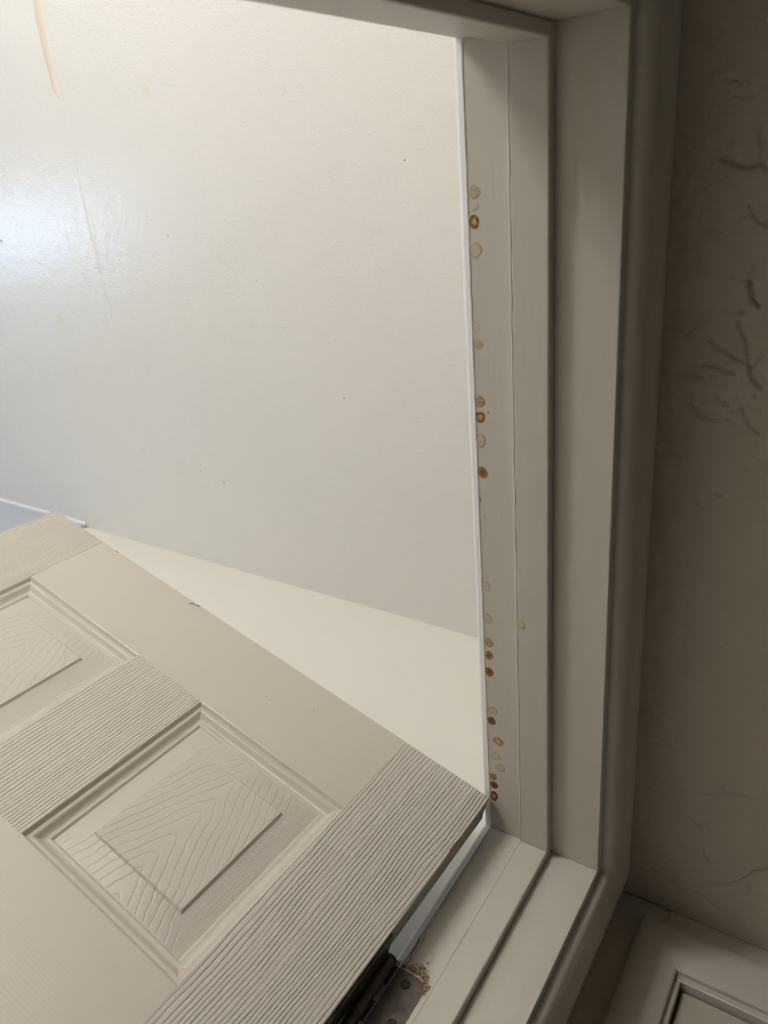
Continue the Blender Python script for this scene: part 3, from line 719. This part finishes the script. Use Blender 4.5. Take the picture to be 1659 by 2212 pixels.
# splintered wood where the hinge mortise was cut
V, F = [], []
rg = random.Random(11)
path = [(.004, -.1790), (-.004, -.1785), (-.010, -.1780), (-.016, -.1775), (-.022, -.1778), (-.0265, -.1800), (-.0295, -.1850), (-.0310, -.1910)]
for q in range(420):
    s_ = rg.random() ** .9 * (len(path) - 1.01); i = int(s_); t = s_ - i
    y_ = lerp(path[i][0], path[i + 1][0], t); z_ = lerp(path[i][1], path[i + 1][1], t)
    big = 1.0 if 2.0 < s_ < 6 else .55
    y_ += rg.uniform(-.0018, .0012) * big; z_ += abs(rg.gauss(.0008, .0036)) * big if s_ < 5 else rg.uniform(-.001, .001)
    if s_ >= 5: y_ -= abs(rg.gauss(0, .001))
    x_ = -rg.uniform(0, .0009)
    n0 = len(V); r_ = rg.uniform(.0006, .0025) * big
    for k in range(4): V.append((x_ + rg.uniform(-.4, .4) * r_, y_ + rg.uniform(-1, 1) * r_, z_ + rg.uniform(-1, 1.3) * r_ + H))
    F += [(n0, n0 + 1, n0 + 2), (n0, n0 + 2, n0 + 3), (n0, n0 + 3, n0 + 1), (n0 + 1, n0 + 3, n0 + 2)]
sj = mesh_obj('wood_splinters', fv(V), F, M['wood'], fr)
tag(sj, 'rough brown splinters around the hinge mortise', None, 'stuff')
ribbon('paint_crack', [tuple(Vector(p) - fo) for p in [(0, -.0010, -.146 + H), (0, -.0032, -.154 + H), (0, -.0030, -.162 + H), (0, -.0052, -.169 + H), (0, -.0048, -.176 + H)]], (-1, 0, 0), .0006, M['crack'], sjr)
ribbon('paint_crack', [tuple(Vector(p) - fo) for p in [(0, -.0045, -.140 + H), (0, -.0060, -.150 + H), (0, -.0058, -.160 + H), (0, -.0075, -.170 + H)]], (-1, 0, 0), .0004, M['dark'], sjr)

# ------------------------------------------------------------------ closet door and casing on the hall side wall
XF = .13
t2 = struct(root('trim_2', (XF, -.57, 0), 'plain mitred cream casing round the closet door at lower right', 'door frame'), None, None)
t2o = Vector(t2.location)
c2 = [(0, 0), (0, .0075), (.0012, .0092), (.003, .0100), (.010, .0108), (.022, .0115), (.034, .0120), (.041, .0118), (.0445, .0105), (.0462, .008), (.047, .004), (.047, 0)]
yi, zi = -.190, .0262; yo2 = -.956
def q3(x, y, z): return (x - t2o.x, y - t2o.y, z + H - t2o.z)
sweep('side_casing', c2, [lambda d, h: q3(XF - h, yi + d, zi + d), lambda d, h: q3(XF - h, yi + d, -2.03)], M['trim_z'], t2)
sweep('head_casing', c2, [lambda d, h: q3(XF - h, yi + d, zi + d), lambda d, h: q3(XF - h, yo2 - d, zi + d)], M['trim_y'], t2)
sweep('side_casing', c2, [lambda d, h: q3(XF - h, yo2 - d, zi + d), lambda d, h: q3(XF - h, yo2 - d, -2.03)], M['trim_z'], t2)
def tbox(nm, b, mat, bev=.0012):
    v, f = box_data(*b[:4], b[4], b[5]); o = mesh_obj(nm, [q3(*p) for p in v], f, mat, t2)
    md = o.modifiers.new('bevel', 'BEVEL'); md.width = bev; md.segments = 2
    o.data.shade_smooth(); o.data.set_sharp_from_angle(angle=math.radians(60)); return o
tbox('head_jamb', (XF - .0025, XF + .07, yo2, yi - .0, zi - .0062, zi + .010), M['trim_y'])
tbox('side_jamb', (XF - .0025, XF + .07, yi - .0062, yi + .010, -2.03, zi - .0063), M['trim_z'])
tbox('side_jamb', (XF - .0025, XF + .07, yo2 - .010, yo2 + .0062, -2.03, zi - .0063), M['trim_z'])
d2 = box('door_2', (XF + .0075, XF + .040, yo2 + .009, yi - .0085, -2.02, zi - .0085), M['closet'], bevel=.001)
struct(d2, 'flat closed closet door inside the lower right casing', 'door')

# ------------------------------------------------------------------ wall lamps in the far room (the warm light on its walls and ceiling; the end-wall one is added fill)
def globe_mat(power):
    gm = NT('lit_globe', .3); gm.b.inputs['Emission Color'].default_value = (*LAMP_COLOR, 1)
    gm.b.inputs['Emission Strength'].default_value = power; return gm.m
def wall_lamp(loc, rotz, label, power, n):
    wl = root('wall_lamp', loc, label, 'lamp', rotz=rotz)
    gm = globe_mat(power)
    v, f = box_data(0, .025, -.075 * n, .075 * n, -.03, .03); mesh_obj('backplate', v, f, M['bronze'], wl)
    for k in range(n):
        yk_ = (k - (n - 1) / 2) * .15
        bm = bmesh.new(); bmesh.ops.create_uvsphere(bm, u_segments=20, v_segments=12, radius=.05)
        me = bpy.data.meshes.new('globe'); bm.to_mesh(me); bm.free(); me.shade_smooth(); me.materials.append(gm)
        o = bpy.data.objects.new('globe', me); COL.objects.link(o); o.parent = wl; o.location = (.11, yk_, -.02)
        v, f = box_data(.025, .07, yk_ - .01, yk_ + .01, -.03, -.01); mesh_obj('arm', v, f, M['bronze'], wl)
wall_lamp((XL, LAMP_A[0], LAMP_A[1] + H), 0, 'three-globe wall lamp on the wall opposite the open door', LAMP_POWER, 3)
wall_lamp((FILL_LAMP[0], YB, FILL_LAMP[1] + H), -math.pi / 2, 'unseen single-globe fill lamp added on the end wall', FILL_POWER, 1)  # added to light door bevels and hinge gap from the far end
